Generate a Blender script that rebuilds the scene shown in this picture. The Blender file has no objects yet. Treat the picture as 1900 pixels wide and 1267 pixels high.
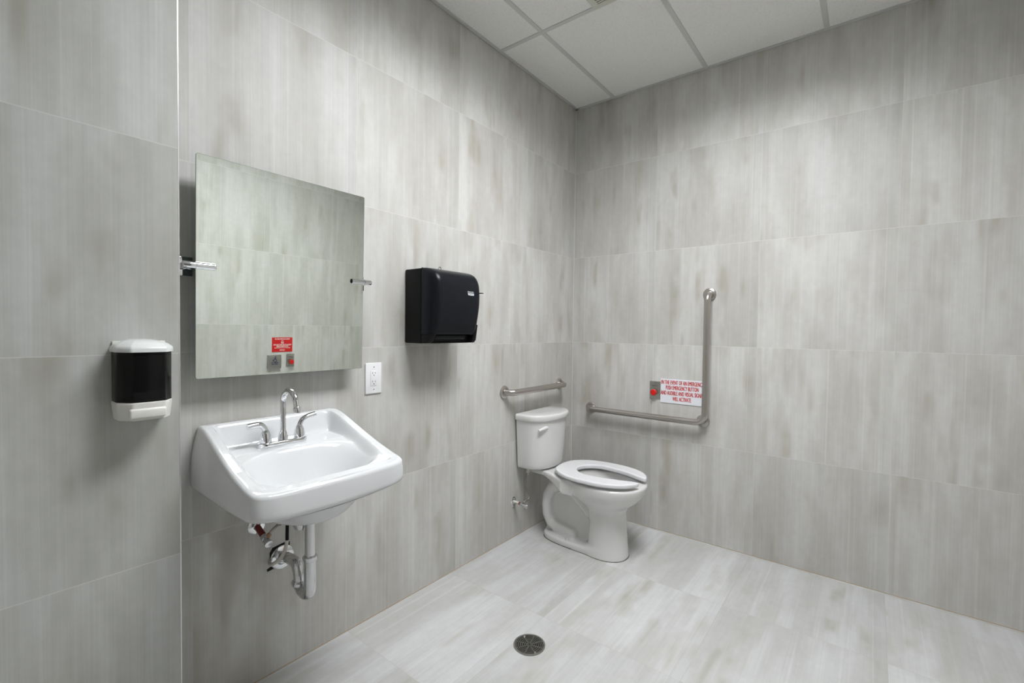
import bpy, bmesh, math, random
import numpy as np
from mathutils import Vector, Matrix
random.seed(4)
S = bpy.context.scene
COL = S.collection
PI = math.pi

# ------------------------------------------------------------------ camera
ROOM_X, ROOM_Y, ROOM_Z = 2.41, -3.62, 2.846
cam_data = bpy.data.cameras.new('camera')
cam = bpy.data.objects.new('camera', cam_data)
COL.objects.link(cam)
yaw, pitch, roll = -0.6618, -0.0262, 0.0125
fwd = Vector((math.sin(yaw) * math.cos(pitch), math.cos(yaw) * math.cos(pitch), math.sin(pitch)))
rt0 = Vector((math.cos(yaw), -math.sin(yaw), 0))
up0 = rt0.cross(fwd)
rt = math.cos(roll) * rt0 + math.sin(roll) * up0
up = -math.sin(roll) * rt0 + math.cos(roll) * up0
cam.matrix_world = Matrix(((rt.x, up.x, -fwd.x, 1.7127), (rt.y, up.y, -fwd.y, -2.9143), (rt.z, up.z, -fwd.z, 1.2768), (0, 0, 0, 1)))
cam_data.sensor_fit = 'HORIZONTAL'
cam_data.sensor_width = 36.0
cam_data.lens = 859.3 / 1900 * 36.0
cam_data.clip_start = 0.02
S.camera = cam

# ------------------------------------------------------------------ exposure, world
S.view_settings.view_transform = 'Standard'
S.view_settings.look = 'None'
S.view_settings.gamma = 1
S.view_settings.use_curve_mapping = False
S.view_settings.exposure = 0.66
w = bpy.data.worlds.new('world')
S.world = w
w.use_nodes = True
w.node_tree.nodes['Background'].inputs[0].default_value = (0, 0, 0, 1)
w.node_tree.nodes['Background'].inputs[1].default_value = 0.0
LIGHT_STRENGTH = 24.0      # the troffer's diffuser (built below)
LIGHT_COLOUR = (0.960, 0.978, 1.0, 1)

# ------------------------------------------------------------------ materials
def new_mat(name):
    m = bpy.data.materials.new(name)
    m.use_nodes = True
    return m, m.node_tree, m.node_tree.nodes['Principled BSDF']

def N(nt, kind, **kw):
    n = nt.nodes.new(kind)
    for k, v in kw.items():
        setattr(n, k, v)
    return n

def math_node(nt, op, a, b=None, c=None, clamp=False):
    n = nt.nodes.new('ShaderNodeMath')
    n.operation = op
    n.use_clamp = clamp
    for i, v in enumerate((a, b, c)):
        if v is None:
            continue
        if isinstance(v, (int, float)):
            n.inputs[i].default_value = v
        else:
            nt.links.new(v, n.inputs[i])
    return n.outputs[0]

def simple(name, colour, rough=0.5, metal=0.0, noise=0.0, nscale=40, bump=0.0, coat=0.0, spec=0.5, aniso=None):
    m, nt, b = new_mat(name)
    b.inputs['Base Color'].default_value = (*colour, 1)
    b.inputs['Roughness'].default_value = rough
    b.inputs['Metallic'].default_value = metal
    b.inputs['Coat Weight'].default_value = coat
    b.inputs['Specular IOR Level'].default_value = spec
    if noise or bump:
        tc = N(nt, 'ShaderNodeTexCoord')
        nz = N(nt, 'ShaderNodeTexNoise')
        nz.inputs['Scale'].default_value = nscale
        nz.inputs['Detail'].default_value = 4
        nt.links.new(tc.outputs['Object'], nz.inputs['Vector'])
        if aniso:
            mp = N(nt, 'ShaderNodeMapping')
            mp.inputs['Scale'].default_value = aniso
            nt.links.new(tc.outputs['Object'], mp.inputs[0])
            nt.links.new(mp.outputs[0], nz.inputs['Vector'])
        if noise:
            r = N(nt, 'ShaderNodeMapRange')
            r.inputs[1].default_value = 0.3
            r.inputs[2].default_value = 0.7
            r.inputs[3].default_value = rough - noise
            r.inputs[4].default_value = rough + noise
            nt.links.new(nz.outputs[0], r.inputs[0])
            nt.links.new(r.outputs[0], b.inputs['Roughness'])
        if bump:
            bp = N(nt, 'ShaderNodeBump')
            bp.inputs['Strength'].default_value = bump
            bp.inputs['Distance'].default_value = 0.001
            nt.links.new(nz.outputs[0], bp.inputs['Height'])
            nt.links.new(bp.outputs[0], b.inputs['Normal'])
    return m

def tile_mat(name, ua, va, u0, v0, seed, base=1.0, grout=(0.70, 0.69, 0.66), grout_u=0.28, tile=0.6, pale=0.0, gw=0.0013, tint=(1.0, 1.0, 1.0), edge=1.0):
    """Large format porcelain tile: streaks run along axis va, across axis ua."""
    m, nt, b = new_mat(name)
    L = nt.links
    tc = N(nt, 'ShaderNodeTexCoord')
    sp = N(nt, 'ShaderNodeSeparateXYZ')
    L.new(tc.outputs['Object'], sp.inputs[0])
    u = math_node(nt, 'SUBTRACT', sp.outputs[ua], u0)
    v = math_node(nt, 'SUBTRACT', sp.outputs[va], v0)
    ut = math_node(nt, 'DIVIDE', u, tile)
    vt = math_node(nt, 'DIVIDE', v, tile)
    iu = math_node(nt, 'FLOOR', ut)
    iv = math_node(nt, 'FLOOR', vt)
    idv = N(nt, 'ShaderNodeCombineXYZ')
    L.new(iu, idv.inputs[0]); L.new(iv, idv.inputs[1]); idv.inputs[2].default_value = seed
    wn = N(nt, 'ShaderNodeTexWhiteNoise', noise_dimensions='3D')
    L.new(idv.outputs[0], wn.inputs['Vector'])
    wsep = N(nt, 'ShaderNodeSeparateColor')
    L.new(wn.outputs['Color'], wsep.inputs[0])

    def noise(su, sv, z, detail=2.0, rough=0.5, dist=0.0):
        c = N(nt, 'ShaderNodeCombineXYZ')
        L.new(math_node(nt, 'MULTIPLY', u, su), c.inputs[0])
        L.new(math_node(nt, 'ADD', math_node(nt, 'MULTIPLY', v, sv), math_node(nt, 'MULTIPLY', wsep.outputs[0], 37.0)), c.inputs[1])
        L.new(math_node(nt, 'ADD', math_node(nt, 'MULTIPLY', wsep.outputs[1], 53.0), z), c.inputs[2])
        n = N(nt, 'ShaderNodeTexNoise')
        n.inputs['Scale'].default_value = 1.0
        n.inputs['Detail'].default_value = detail
        n.inputs['Roughness'].default_value = rough
        n.inputs['Distortion'].default_value = dist
        L.new(c.outputs[0], n.inputs['Vector'])
        return n.outputs[0]

    def rng(x, a, b_, c=0.0, d=1.0, smooth=True):
        r = N(nt, 'ShaderNodeMapRange')
        if smooth:
            r.interpolation_type = 'SMOOTHSTEP'
        L.new(x, r.inputs[0])
        for i, q_ in enumerate((a, b_, c, d)):
            r.inputs[i + 1].default_value = q_
        return r.outputs[0]

    def mix(f, a, b_):
        n = N(nt, 'ShaderNodeMix', data_type='RGBA')
        if isinstance(f, float):
            n.inputs[0].default_value = f
        else:
            L.new(f, n.inputs[0])
        for i, q_ in ((6, a), (7, b_)):
            if isinstance(q_, tuple):
                n.inputs[i].default_value = (*q_, 1)
            else:
                L.new(q_, n.inputs[i])
        return n.outputs[2]

    fu = math_node(nt, 'SUBTRACT', ut, iu)
    fv = math_node(nt, 'SUBTRACT', vt, iv)
    fine = noise(190, 1.3, 3.0, 3, 0.62)
    strip = noise(52, 0.35, 11.0, 2, 0.6)
    band = noise(7.5, 1.5, 23.0, 3, 0.55)
    smear = noise(9, 2.6, 57.0, 2, 0.5)
    cloud = noise(30, 24, 90.0, 5, 0.65)
    # where across a tile the printed stains fall: the same few prints repeat
    zc = N(nt, 'ShaderNodeCombineXYZ')
    L.new(math_node(nt, 'MULTIPLY', fu, 4.2), zc.inputs[0])
    L.new(math_node(nt, 'MULTIPLY', fv, 0.7), zc.inputs[1])
    L.new(math_node(nt, 'ADD', math_node(nt, 'MULTIPLY', math_node(nt, 'FLOOR', math_node(nt, 'MULTIPLY', wsep.outputs[1], 3.0)), 9.3), 4.0), zc.inputs[2])
    zn = N(nt, 'ShaderNodeTexNoise'); zn.inputs['Scale'].default_value = 1.0; zn.inputs['Detail'].default_value = 1.0
    L.new(zc.outputs[0], zn.inputs['Vector'])
    zone = zn.outputs[0]
    def pnoise(su, sv, z, detail=1.0):
        c = N(nt, 'ShaderNodeCombineXYZ')
        L.new(math_node(nt, 'MULTIPLY', fu, su), c.inputs[0])
        L.new(math_node(nt, 'ADD', math_node(nt, 'MULTIPLY', fv, sv), math_node(nt, 'MULTIPLY', wsep.outputs[0], 37.0)), c.inputs[1])
        L.new(math_node(nt, 'ADD', math_node(nt, 'MULTIPLY', math_node(nt, 'FLOOR', math_node(nt, 'MULTIPLY', wsep.outputs[1], 3.0)), 5.7), z), c.inputs[2])
        n = N(nt, 'ShaderNodeTexNoise'); n.inputs['Scale'].default_value = 1.0; n.inputs['Detail'].default_value = detail
        L.new(c.outputs[0], n.inputs['Vector'])
        return n.outputs[0]
    column = pnoise(9.0, 0.8, 2.0, 2.0)
    patch = pnoise(4.0, 2.6, 31.0, 2.0)
    k = base
    light = (0.588 * k + pale, 0.581 * k + pale, 0.561 * k + pale)
    mid = (0.492 * k + pale, 0.481 * k + pale, 0.450 * k + pale)
    col = mix(rng(band, 0.34, 0.66), light, mid)
    col = mix(math_node(nt, 'MULTIPLY', rng(strip, 0.54, 0.74), 0.24), col, (0.44 * k, 0.435 * k, 0.415 * k))
    col = mix(math_node(nt, 'MULTIPLY', rng(strip, 0.42, 0.30), 0.32), col, (0.66 * k, 0.655 * k, 0.64 * k))
    sm = math_node(nt, 'MULTIPLY', rng(smear, 0.47, 0.72), rng(zone, 0.42, 0.62))
    col = mix(math_node(nt, 'MULTIPLY', sm, 0.62), col, (0.43 * k, 0.415 * k, 0.36 * k))
    bl = math_node(nt, 'MULTIPLY', rng(column, 0.45, 0.71), rng(patch, 0.45, 0.70))
    bl = math_node(nt, 'MULTIPLY', bl, rng(cloud, 0.25, 0.55, 0.6, 1.0))
    bl = math_node(nt, 'MULTIPLY', bl, rng(fine, 0.25, 0.75, 0.7, 1.0, False))
    col = mix(math_node(nt, 'MULTIPLY', bl, 0.72, clamp=True), col, (0.335 * k, 0.305 * k, 0.230 * k))
    # the darker edge strip with a pale hairline each tile print has near its joint
    e1 = math_node(nt, 'MULTIPLY', rng(fu, 0.922, 0.930), 0.28 * edge)
    col = mix(e1, col, (0.47 * k, 0.47 * k, 0.455 * k))
    e2 = rng(math_node(nt, 'ABSOLUTE', math_node(nt, 'SUBTRACT', fu, 0.926)), 0.0045, 0.001)
    col = mix(math_node(nt, 'MULTIPLY', e2, 0.28 * edge), col, (0.68 * k, 0.68 * k, 0.67 * k))
    fm = rng(fine, 0.3, 0.7, 0.955, 1.04, False)
    cm = rng(cloud, 0.3, 0.7, 0.960, 1.035, False)
    tv = rng(wsep.outputs[2], 0, 1, 0.955, 1.045, False)
    mul = math_node(nt, 'MULTIPLY', math_node(nt, 'MULTIPLY', fm, cm), tv)
    vm = N(nt, 'ShaderNodeVectorMath', operation='SCALE')
    L.new(col, vm.inputs[0]); L.new(mul, vm.inputs['Scale'])
    # joints
    du = math_node(nt, 'MINIMUM', fu, math_node(nt, 'SUBTRACT', 1.0, fu))
    dv = math_node(nt, 'MINIMUM', fv, math_node(nt, 'SUBTRACT', 1.0, fv))
    gu = rng(du, gw / tile * 1.5, gw / tile * 0.7)
    gv = rng(dv, gw / tile * 1.5, gw / tile * 0.7)
    g = math_node(nt, 'MAXIMUM', math_node(nt, 'MULTIPLY', gu, grout_u), math_node(nt, 'MULTIPLY', gv, 0.45))
    vt_ = N(nt, 'ShaderNodeVectorMath', operation='MULTIPLY')
    L.new(vm.outputs[0], vt_.inputs[0]); vt_.inputs[1].default_value = tint
    final = mix(g, vt_.outputs[0], grout)
    L.new(final, b.inputs['Base Color'])
    L.new(rng(fine, 0.3, 0.7, 0.40, 0.50, False), b.inputs['Roughness'])
    b.inputs['Specular IOR Level'].default_value = 0.35
    bp = N(nt, 'ShaderNodeBump')
    bp.inputs['Strength'].default_value = 0.25
    bp.inputs['Distance'].default_value = 0.0008
    h = math_node(nt, 'SUBTRACT', math_node(nt, 'MULTIPLY', fine, 0.35), g)
    L.new(h, bp.inputs['Height'])
    L.new(bp.outputs[0], b.inputs['Normal'])
    return m

V0 = 0.5913
M = {}
M['tile_w1'] = tile_mat('tile_wall_left', 1, 2, -1.78, V0, 1.0)
M['tile_w2'] = tile_mat('tile_wall_back', 0, 2, 1.198, V0, 8.0)
M['tile_w3'] = tile_mat('tile_wall_pier', 1, 2, -3.037, V0 + 0.003, 17.0, base=0.92, tint=(0.97, 1.0, 1.0), edge=0.0)
M['tile_w4'] = tile_mat('tile_wall_right', 1, 2, -1.11, V0, 29.0)
M['tile_w5'] = tile_mat('tile_wall_front', 0, 2, 0.6, V0, 31.0)
M['tile_floor'] = tile_mat('tile_floor', 0, 1, -0.010, -0.02, 5.0, base=0.95, grout=(0.42, 0.40, 0.36), grout_u=0.6, tint=(0.98, 1.0, 1.035))
M['caulk'] = simple('caulk', (0.66, 0.65, 0.62), 0.6)
M['tan_grout'] = simple('tan_grout', (0.44, 0.35, 0.25), 0.8, bump=0.4, nscale=120)
M['porcelain'] = simple('porcelain', (0.68, 0.69, 0.70), 0.09, spec=0.6, coat=0.3)
M['toilet_porcelain'] = simple('toilet_porcelain', (0.70, 0.695, 0.685), 0.12, spec=0.6, coat=0.3)
M['seat_plastic'] = simple('seat_plastic', (0.74, 0.74, 0.755), 0.25)
M['chrome'] = simple('chrome', (0.82, 0.83, 0.85), 0.07, 1.0, noise=0.02)
M['chrome_worn'] = simple('chrome_worn', (0.66, 0.66, 0.67), 0.11, 1.0, noise=0.04)
M['steel'] = simple('brushed_steel', (0.50, 0.47, 0.44), 0.30, 1.0)
M['steel_plate'] = simple('steel_plate', (0.42, 0.41, 0.38), 0.35, 1.0, noise=0.05, nscale=80)
M['black_plastic'] = simple('black_plastic', (0.008, 0.009, 0.012), 0.30, noise=0.02, nscale=60, spec=0.18)
M['black_back'] = simple('black_plastic_dull', (0.006, 0.006, 0.0065), 0.45, noise=0.02, nscale=60, spec=0.15)
M['black_gap'] = simple('black_gap', (0.004, 0.004, 0.004), 0.8)
M['white_plastic'] = simple('white_plastic', (0.80, 0.80, 0.81), 0.3)
M['cream_plastic'] = simple('cream_plastic', (0.74, 0.73, 0.69), 0.3)
M['cool_plastic'] = simple('cool_plastic', (0.70, 0.72, 0.71), 0.22)
M['label_silver'] = simple('label_silver', (0.62, 0.66, 0.69), 0.4)
M['red_plastic'] = simple('red_plastic', (0.62, 0.008, 0.006), 0.3)
M['dark_red'] = simple('dark_red_pex', (0.16, 0.012, 0.012), 0.4)
M['sign_white'] = simple('sign_white', (0.78, 0.80, 0.84), 0.35)
M['sign_red'] = simple('sign_red', (0.60, 0.012, 0.012), 0.4)
M['text_red'] = simple('text_red', (0.52, 0.02, 0.02), 0.5)
M['text_blue'] = simple('text_blue', (0.012, 0.015, 0.10), 0.4)
M['text_white'] = simple('text_white', (0.80, 0.74, 0.72), 0.5)
M['text_grey'] = simple('text_grey', (0.12, 0.12, 0.12), 0.5)
M['tube_white'] = simple('tube_white', (0.62, 0.60, 0.54), 0.4)
M['braid'] = simple('braided_steel', (0.30, 0.28, 0.26), 0.4, 0.8, noise=0.1, nscale=900, bump=0.5)
M['brass'] = simple('brass', (0.42, 0.27, 0.18), 0.35, 1.0)
M['grid'] = simple('grid_paint', (0.60, 0.60, 0.59), 0.5)
M['vent_paint'] = simple('vent_paint', (0.62, 0.62, 0.55), 0.5)
M['wall_angle'] = simple('angle_paint', (0.56, 0.56, 0.55), 0.5)
M['trim_metal'] = simple('trim_metal', (0.75, 0.75, 0.76), 0.3, 0.8)
M['drain_steel'] = simple('drain_steel', (0.34, 0.33, 0.30), 0.35, 1.0, noise=0.1, nscale=150)
M['sky_ring'] = simple('housing', (0.45, 0.45, 0.45), 0.5)
M['louver'] = simple('louver_metal', (0.35, 0.35, 0.35), 0.4)
M['door_paint'] = simple('door_paint', (0.10, 0.095, 0.09), 0.45)
M['door_frame'] = simple('door_frame_paint', (0.16, 0.155, 0.15), 0.4)

# ceiling panel material: fine mineral fibre speckle
m, nt, b = new_mat('ceiling_panel')
tc = N(nt, 'ShaderNodeTexCoord')
nz = N(nt, 'ShaderNodeTexNoise'); nz.inputs['Scale'].default_value = 160; nz.inputs['Detail'].default_value = 3
nt.links.new(tc.outputs['Object'], nz.inputs['Vector'])
cr = N(nt, 'ShaderNodeValToRGB')
cr.color_ramp.elements[0].position = 0.32; cr.color_ramp.elements[0].color = (0.77, 0.765, 0.745, 1)
cr.color_ramp.elements[1].position = 0.50; cr.color_ramp.elements[1].color = (0.85, 0.845, 0.825, 1)
nt.links.new(nz.outputs[0], cr.inputs[0]); nt.links.new(cr.outputs[0], b.inputs['Base Color'])
bp = N(nt, 'ShaderNodeBump'); bp.inputs['Strength'].default_value = 0.4; bp.inputs['Distance'].default_value = 0.001
nt.links.new(nz.outputs[0], bp.inputs['Height']); nt.links.new(bp.outputs[0], b.inputs['Normal'])
b.inputs['Roughness'].default_value = 0.9
M['ceiling'] = m
# mirror glass, faintly green
m, nt, b = new_mat('mirror_silver')
b.inputs['Base Color'].default_value = (0.87, 0.92, 0.86, 1); b.inputs['Metallic'].default_value = 1; b.inputs['Roughness'].default_value = 0.0
M['mirror'] = m
M['mirror_edge'] = simple('mirror_edge', (0.25, 0.33, 0.30), 0.15, 0.3)
# smoked window of the soap dispenser
m, nt, b = new_mat('smoked_plastic')
b.inputs['Base Color'].default_value = (0.012, 0.011, 0.011, 1); b.inputs['Roughness'].default_value = 0.08
b.inputs['Transmission Weight'].default_value = 0.35; b.inputs['IOR'].default_value = 1.25
M['smoked'] = m
# light diffuser
m, nt, b = new_mat('light_diffuser')
b.inputs['Base Color'].default_value = (0.8, 0.8, 0.8, 1)
b.inputs['Emission Color'].default_value = LIGHT_COLOUR
b.inputs['Emission Strength'].default_value = LIGHT_STRENGTH
M['emit'] = m

# ------------------------------------------------------------------ mesh helpers
def mesh_obj(name, verts, faces, mat, parent=None, smooth=True, auto=None):
    me = bpy.data.meshes.new(name)
    me.from_pydata([tuple(map(float, v)) for v in verts], [], [tuple(int(i) for i in f) for f in faces])
    return link_mesh(name, me, mat, parent, smooth, auto)

def link_mesh(name, me, mat, parent=None, smooth=True, auto=None):
    bm = bmesh.new(); bm.from_mesh(me)
    bmesh.ops.recalc_face_normals(bm, faces=bm.faces)
    for f in bm.faces:
        f.smooth = smooth
    if smooth and auto is not None:
        lim = math.radians(auto)
        for e in bm.edges:
            if len(e.link_faces) == 2 and e.calc_face_angle(0) > lim:
                e.smooth = False
    bm.to_mesh(me); bm.free()
    o = bpy.data.objects.new(name, me)
    if mat is not None:
        me.materials.clear()
        me.materials.append(M[mat] if isinstance(mat, str) else mat)
    COL.objects.link(o)
    if parent is not None:
        o.parent = parent
        o.matrix_parent_inverse = Matrix.Identity(4)
        o.location = -abs_loc(parent)          # vertices are given in world coordinates
    return o

def abs_loc(o):
    v = Vector((0, 0, 0))
    while o is not None:
        v = v + o.location
        o = o.parent
    return v

class MB:
    """collects pieces in world coordinates into one mesh"""
    def __init__(self): self.v = []; self.f = []
    def add(self, verts, faces):
        n = len(self.v)
        self.v += [tuple(p) for p in verts]
        self.f += [tuple(i + n for i in f) for f in faces]
        return self
    def box(self, lo, hi, bevel=0.0, seg=2):
        bm = bmesh.new()
        bmesh.ops.create_cube(bm, size=1)
        for v in bm.verts:
            v.co = Vector([(lo[i] + hi[i]) / 2 + v.co[i] * (hi[i] - lo[i]) for i in range(3)])
        if bevel:
            bmesh.ops.bevel(bm, geom=list(bm.edges) + list(bm.verts), offset=bevel, segments=seg, profile=0.5, affect='EDGES')
        return self.bm(bm)
    def bm(self, bm, mat=None):
        if mat is not None:
            bmesh.ops.transform(bm, matrix=mat, verts=bm.verts)
        bm.verts.index_update()
        self.add([v.co.copy() for v in bm.verts], [[v.index for v in f.verts] for f in bm.faces])
        bm.free(); return self
    def lathe(self, prof, origin, axis=(0, 0, 1), n=40, squash=None):
        """prof: list of (r, h) along axis"""
        a = Vector(axis).normalized()
        t = Vector((0, 0, 1)) if abs(a.z) < 0.9 else Vector((1, 0, 0))
        e1 = a.cross(t).normalized(); e2 = a.cross(e1)
        o = Vector(origin); vs = []; fs = []
        for r, h in prof:
            for k in range(n):
                an = 2 * PI * k / n
                vs.append(o + a * h + (e1 * math.cos(an) + e2 * math.sin(an)) * max(r, 1e-5))
        for i in range(len(prof) - 1):
            for k in range(n):
                k2 = (k + 1) % n
                fs.append((i * n + k, i * n + k2, (i + 1) * n + k2, (i + 1) * n + k))
        fs.append(tuple(range(n))); fs.append(tuple((len(prof) - 1) * n + k for k in range(n)))
        return self.add(vs, fs)
    def tube(self, pts, r, n=20, cap=True, rfun=None):
        P = [Vector(p) for p in pts]; vs = []; fs = []
        T = []
        for i in range(len(P)):
            d = (P[min(i + 1, len(P) - 1)] - P[max(i - 1, 0)])
            T.append(d.normalized())
        ref = Vector((0, 0, 1)) if abs(T[0].z) < 0.9 else Vector((1, 0, 0))
        e = T[0].cross(ref).normalized()
        for i, p in enumerate(P):
            e = (e - T[i] * e.dot(T[i])).normalized()
            g = T[i].cross(e)
            rr = r if rfun is None else rfun(i / (len(P) - 1)) * r
            for k in range(n):
                an = 2 * PI * k / n
                vs.append(p + (e * math.cos(an) + g * math.sin(an)) * rr)
        for i in range(len(P) - 1):
            for k in range(n):
                k2 = (k + 1) % n
                fs.append((i * n + k, i * n + k2, (i + 1) * n + k2, (i + 1) * n + k))
        if cap:
            fs.append(tuple(range(n))); fs.append(tuple((len(P) - 1) * n + k for k in range(n)))
        return self.add(vs, fs)
    def prism(self, poly, axis, lo, hi, bevel=0.0, seg=2):
        """poly: list of 2-D points in the two other axes (in xyz order), extruded on axis"""
        bm = bmesh.new(); oth = [i for i in range(3) if i != axis]
        def mk(p, h):
            c = [0, 0, 0]; c[oth[0]] = p[0]; c[oth[1]] = p[1]; c[axis] = h
            return bm.verts.new(c)
        A = [mk(p, lo) for p in poly]; B = [mk(p, hi) for p in poly]
        bm.faces.new(A); bm.faces.new(B[::-1]); n = len(A)
        for i in range(n):
            bm.faces.new((A[i], B[i], B[(i + 1) % n], A[(i + 1) % n]))
        if bevel:
            ed = [e for e in bm.edges if not any(len(f.verts) == 4 and False for f in e.link_faces)]
            caps = [e for e in ed if any(len(f.verts) == n and abs(f.normal[axis]) > 0.9 for f in e.link_faces)] or ed
            bm.normal_update()
            caps = [e for e in bm.edges if any(abs(f.normal[axis]) > 0.9 for f in e.link_faces)]
            bmesh.ops.bevel(bm, geom=caps, offset=bevel, segments=seg, profile=0.5, affect='EDGES')
        return self.bm(bm)
    def build(self, name, mat, parent=None, smooth=True, auto=35):
        return mesh_obj(name, self.v, self.f, mat, parent, smooth, auto)

def bez(pts, n=10):
    """smooth Catmull-Rom curve through the points"""
    P = [Vector(p) for p in pts]; out = []
    Q = [2 * P[0] - P[1]] + P + [2 * P[-1] - P[-2]]
    for i in range(1, len(Q) - 2):
        for k in range(n):
            t = k / n
            a, b_, c, d = Q[i - 1], Q[i], Q[i + 1], Q[i + 2]
            out.append(0.5 * ((2 * b_) + (c - a) * t + (2 * a - 5 * b_ + 4 * c - d) * t * t + (3 * b_ - a - 3 * c + d) * t ** 3))
    out.append(P[-1]); return out

def fillet(pts, r, n=10):
    """polyline with rounded corners"""
    P = [Vector(p) for p in pts]; out = [P[0]]
    for i in range(1, len(P) - 1):
        rr = r[i - 1] if isinstance(r, (list, tuple)) else r
        a = (P[i - 1] - P[i]); b_ = (P[i + 1] - P[i])
        a.normalize(); b_.normalize()
        th = a.angle(b_); d = rr / math.tan(th / 2)
        c = P[i] + (a + b_).normalized() * (rr / math.sin(th / 2))
        s = P[i] + a * d; e = P[i] + b_ * d
        u_ = (s - c).normalized(); w_ = (e - c).normalized(); om = u_.angle(w_)
        for k in range(n + 1):
            t = k / n
            q = (u_ * math.sin((1 - t) * om) + w_ * math.sin(t * om)) / math.sin(om)
            out.append(c + q * rr)
    out.append(P[-1]); return out

def empty(name, loc, label, cat, group=None):
    o = bpy.data.objects.new(name, None)
    o.empty_display_size = 0.05
    COL.objects.link(o); o.location = loc
    return tag(o, label, cat, group)

def tag(o, label, cat, group=None):
    o['label'] = label; o['category'] = cat
    if group: o['group'] = group
    return o

def struct(o):
    o['kind'] = 'structure'; return o

def text_piece(txt, size, mat4, sx=1.0, bold=0.0, extrude=0.0003):
    """text turned to a mesh, centred on its origin"""
    c = bpy.data.curves.new('t', 'FONT')
    c.body = txt; c.size = size; c.align_x = 'CENTER'; c.align_y = 'CENTER'
    c.extrude = extrude; c.offset = bold; c.resolution_u = 3
    o = bpy.data.objects.new('t', c); COL.objects.link(o)
    bpy.context.view_layer.update()
    dg = bpy.context.evaluated_depsgraph_get()
    me = bpy.data.meshes.new_from_object(o.evaluated_get(dg))
    vs = [mat4 @ Vector((v.co.x * sx, v.co.y, v.co.z)) for v in me.vertices]
    fs = [tuple(p.vertices) for p in me.polygons]
    bpy.data.objects.remove(o); bpy.data.curves.remove(c); bpy.data.meshes.remove(me)
    return vs, fs

def frame(origin, right, upv):
    r = Vector(right).normalized(); u_ = Vector(upv).normalized(); n = r.cross(u_)
    return Matrix(((r.x, u_.x, n.x, origin[0]), (r.y, u_.y, n.y, origin[1]), (r.z, u_.z, n.z, origin[2]), (0, 0, 0, 1)))

# signed distance fields -> mesh (surface nets)
def surface_net(F, lo, hi, h):
    nx, ny, nz = [int(math.ceil((hi[i] - lo[i]) / h)) + 1 for i in range(3)]
    ax = [lo[i] + h * np.arange(n_) for i, n_ in enumerate((nx, ny, nz))]
    X, Y, Z = np.meshgrid(*ax, indexing='ij')
    D = F(X, Y, Z)
    ins = D < 0
    cnt = np.zeros((nx - 1, ny - 1, nz - 1)); acc = np.zeros((nx - 1, ny - 1, nz - 1, 3))
    def cs(a, o): return a[o[0]:o[0] + nx - 1, o[1]:o[1] + ny - 1, o[2]:o[2] + nz - 1]
    for axis in range(3):
        oth = [i for i in range(3) if i != axis]
        for a in (0, 1):
            for b_ in (0, 1):
                o1 = [0, 0, 0]; o1[oth[0]] = a; o1[oth[1]] = b_
                o2 = list(o1); o2[axis] = 1
                d1, d2 = cs(D, o1), cs(D, o2)
                x = (cs(ins, o1) != cs(ins, o2))
                t = np.where(x, d1 / np.where(x, d1 - d2, 1), 0)
                cnt += x
                for k in range(3):
                    acc[..., k] += np.where(x, o1[k] + (t if k == axis else 0), 0)
    act = cnt > 0
    idx = -np.ones(act.shape, int); idx[act] = np.arange(act.sum())
    ii = np.argwhere(act)
    V = (ii + acc[act] / cnt[act][:, None]) * h + np.array(lo)
    Fs = []
    for axis in range(3):
        o = [i for i in range(3) if i != axis]
        sl1 = [slice(None)] * 3; sl2 = [slice(None)] * 3
        sl1[axis] = slice(0, -1); sl2[axis] = slice(1, None)
        x = ins[tuple(sl1)] != ins[tuple(sl2)]
        e = np.argwhere(x)
        e = e[(e[:, o[0]] > 0) & (e[:, o[1]] > 0) & (e[:, o[0]] < ins.shape[o[0]] - 1) & (e[:, o[1]] < ins.shape[o[1]] - 1)]
        q = []
        for a, b_ in ((0, 0), (1, 0), (1, 1), (0, 1)):
            c = e.copy(); c[:, o[0]] -= a; c[:, o[1]] -= b_
            q.append(idx[c[:, 0], c[:, 1], c[:, 2]])
        Fs.append(np.stack(q, 1))
    return V, np.concatenate(Fs)

def sdf_obj(name, F, lo, hi, h, mat, parent=None, offset=(0, 0, 0), relax=2):
    V, Fc = surface_net(F, lo, hi, h)
    V = V + np.array(offset)
    me = bpy.data.meshes.new(name)
    me.from_pydata(V.tolist(), [], Fc.tolist())
    bm = bmesh.new(); bm.from_mesh(me)
    for _ in range(relax):
        bmesh.ops.smooth_vert(bm, verts=bm.verts, factor=0.5, use_axis_x=True, use_axis_y=True, use_axis_z=True)
    bm.to_mesh(me); bm.free()
    return link_mesh(name, me, mat, parent, True)

def smin(a, b_, k):
    h = np.clip(0.5 + 0.5 * (b_ - a) / k, 0, 1)
    return b_ * (1 - h) + a * h - k * h * (1 - h)
def smax(a, b_, k): return -smin(-a, -b_, k)

# ================================================================== ROOM
def slab(name, lo, hi, mat): return struct(MB().box(lo, hi).build(name, mat, smooth=False))
PIER_X, PIER_Y = 0.0925, -2.437
slab('floor', (-0.12, ROOM_Y - 0.12, -0.12), (ROOM_X + 0.12, 0.12, 0.0), 'tile_floor')
WT = ROOM_Z + 0.16
slab('wall_left', (-0.12, ROOM_Y, 0.0), (0.0, 0.0, WT), 'tile_w1')
slab('wall_left', (0.0, ROOM_Y, 0.0), (PIER_X, PIER_Y, WT), 'tile_w3').name = 'wall_pier'
slab('wall_back', (-0.12, 0.0, 0.0), (ROOM_X + 0.12, 0.12, WT), 'tile_w2')
slab('wall_right', (ROOM_X, ROOM_Y, 0.0), (ROOM_X + 0.12, 0.0, WT), 'tile_w4')
slab('wall_front', (-0.12, ROOM_Y - 0.12, 0.0), (ROOM_X + 0.12, ROOM_Y, WT), 'tile_w5')

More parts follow.
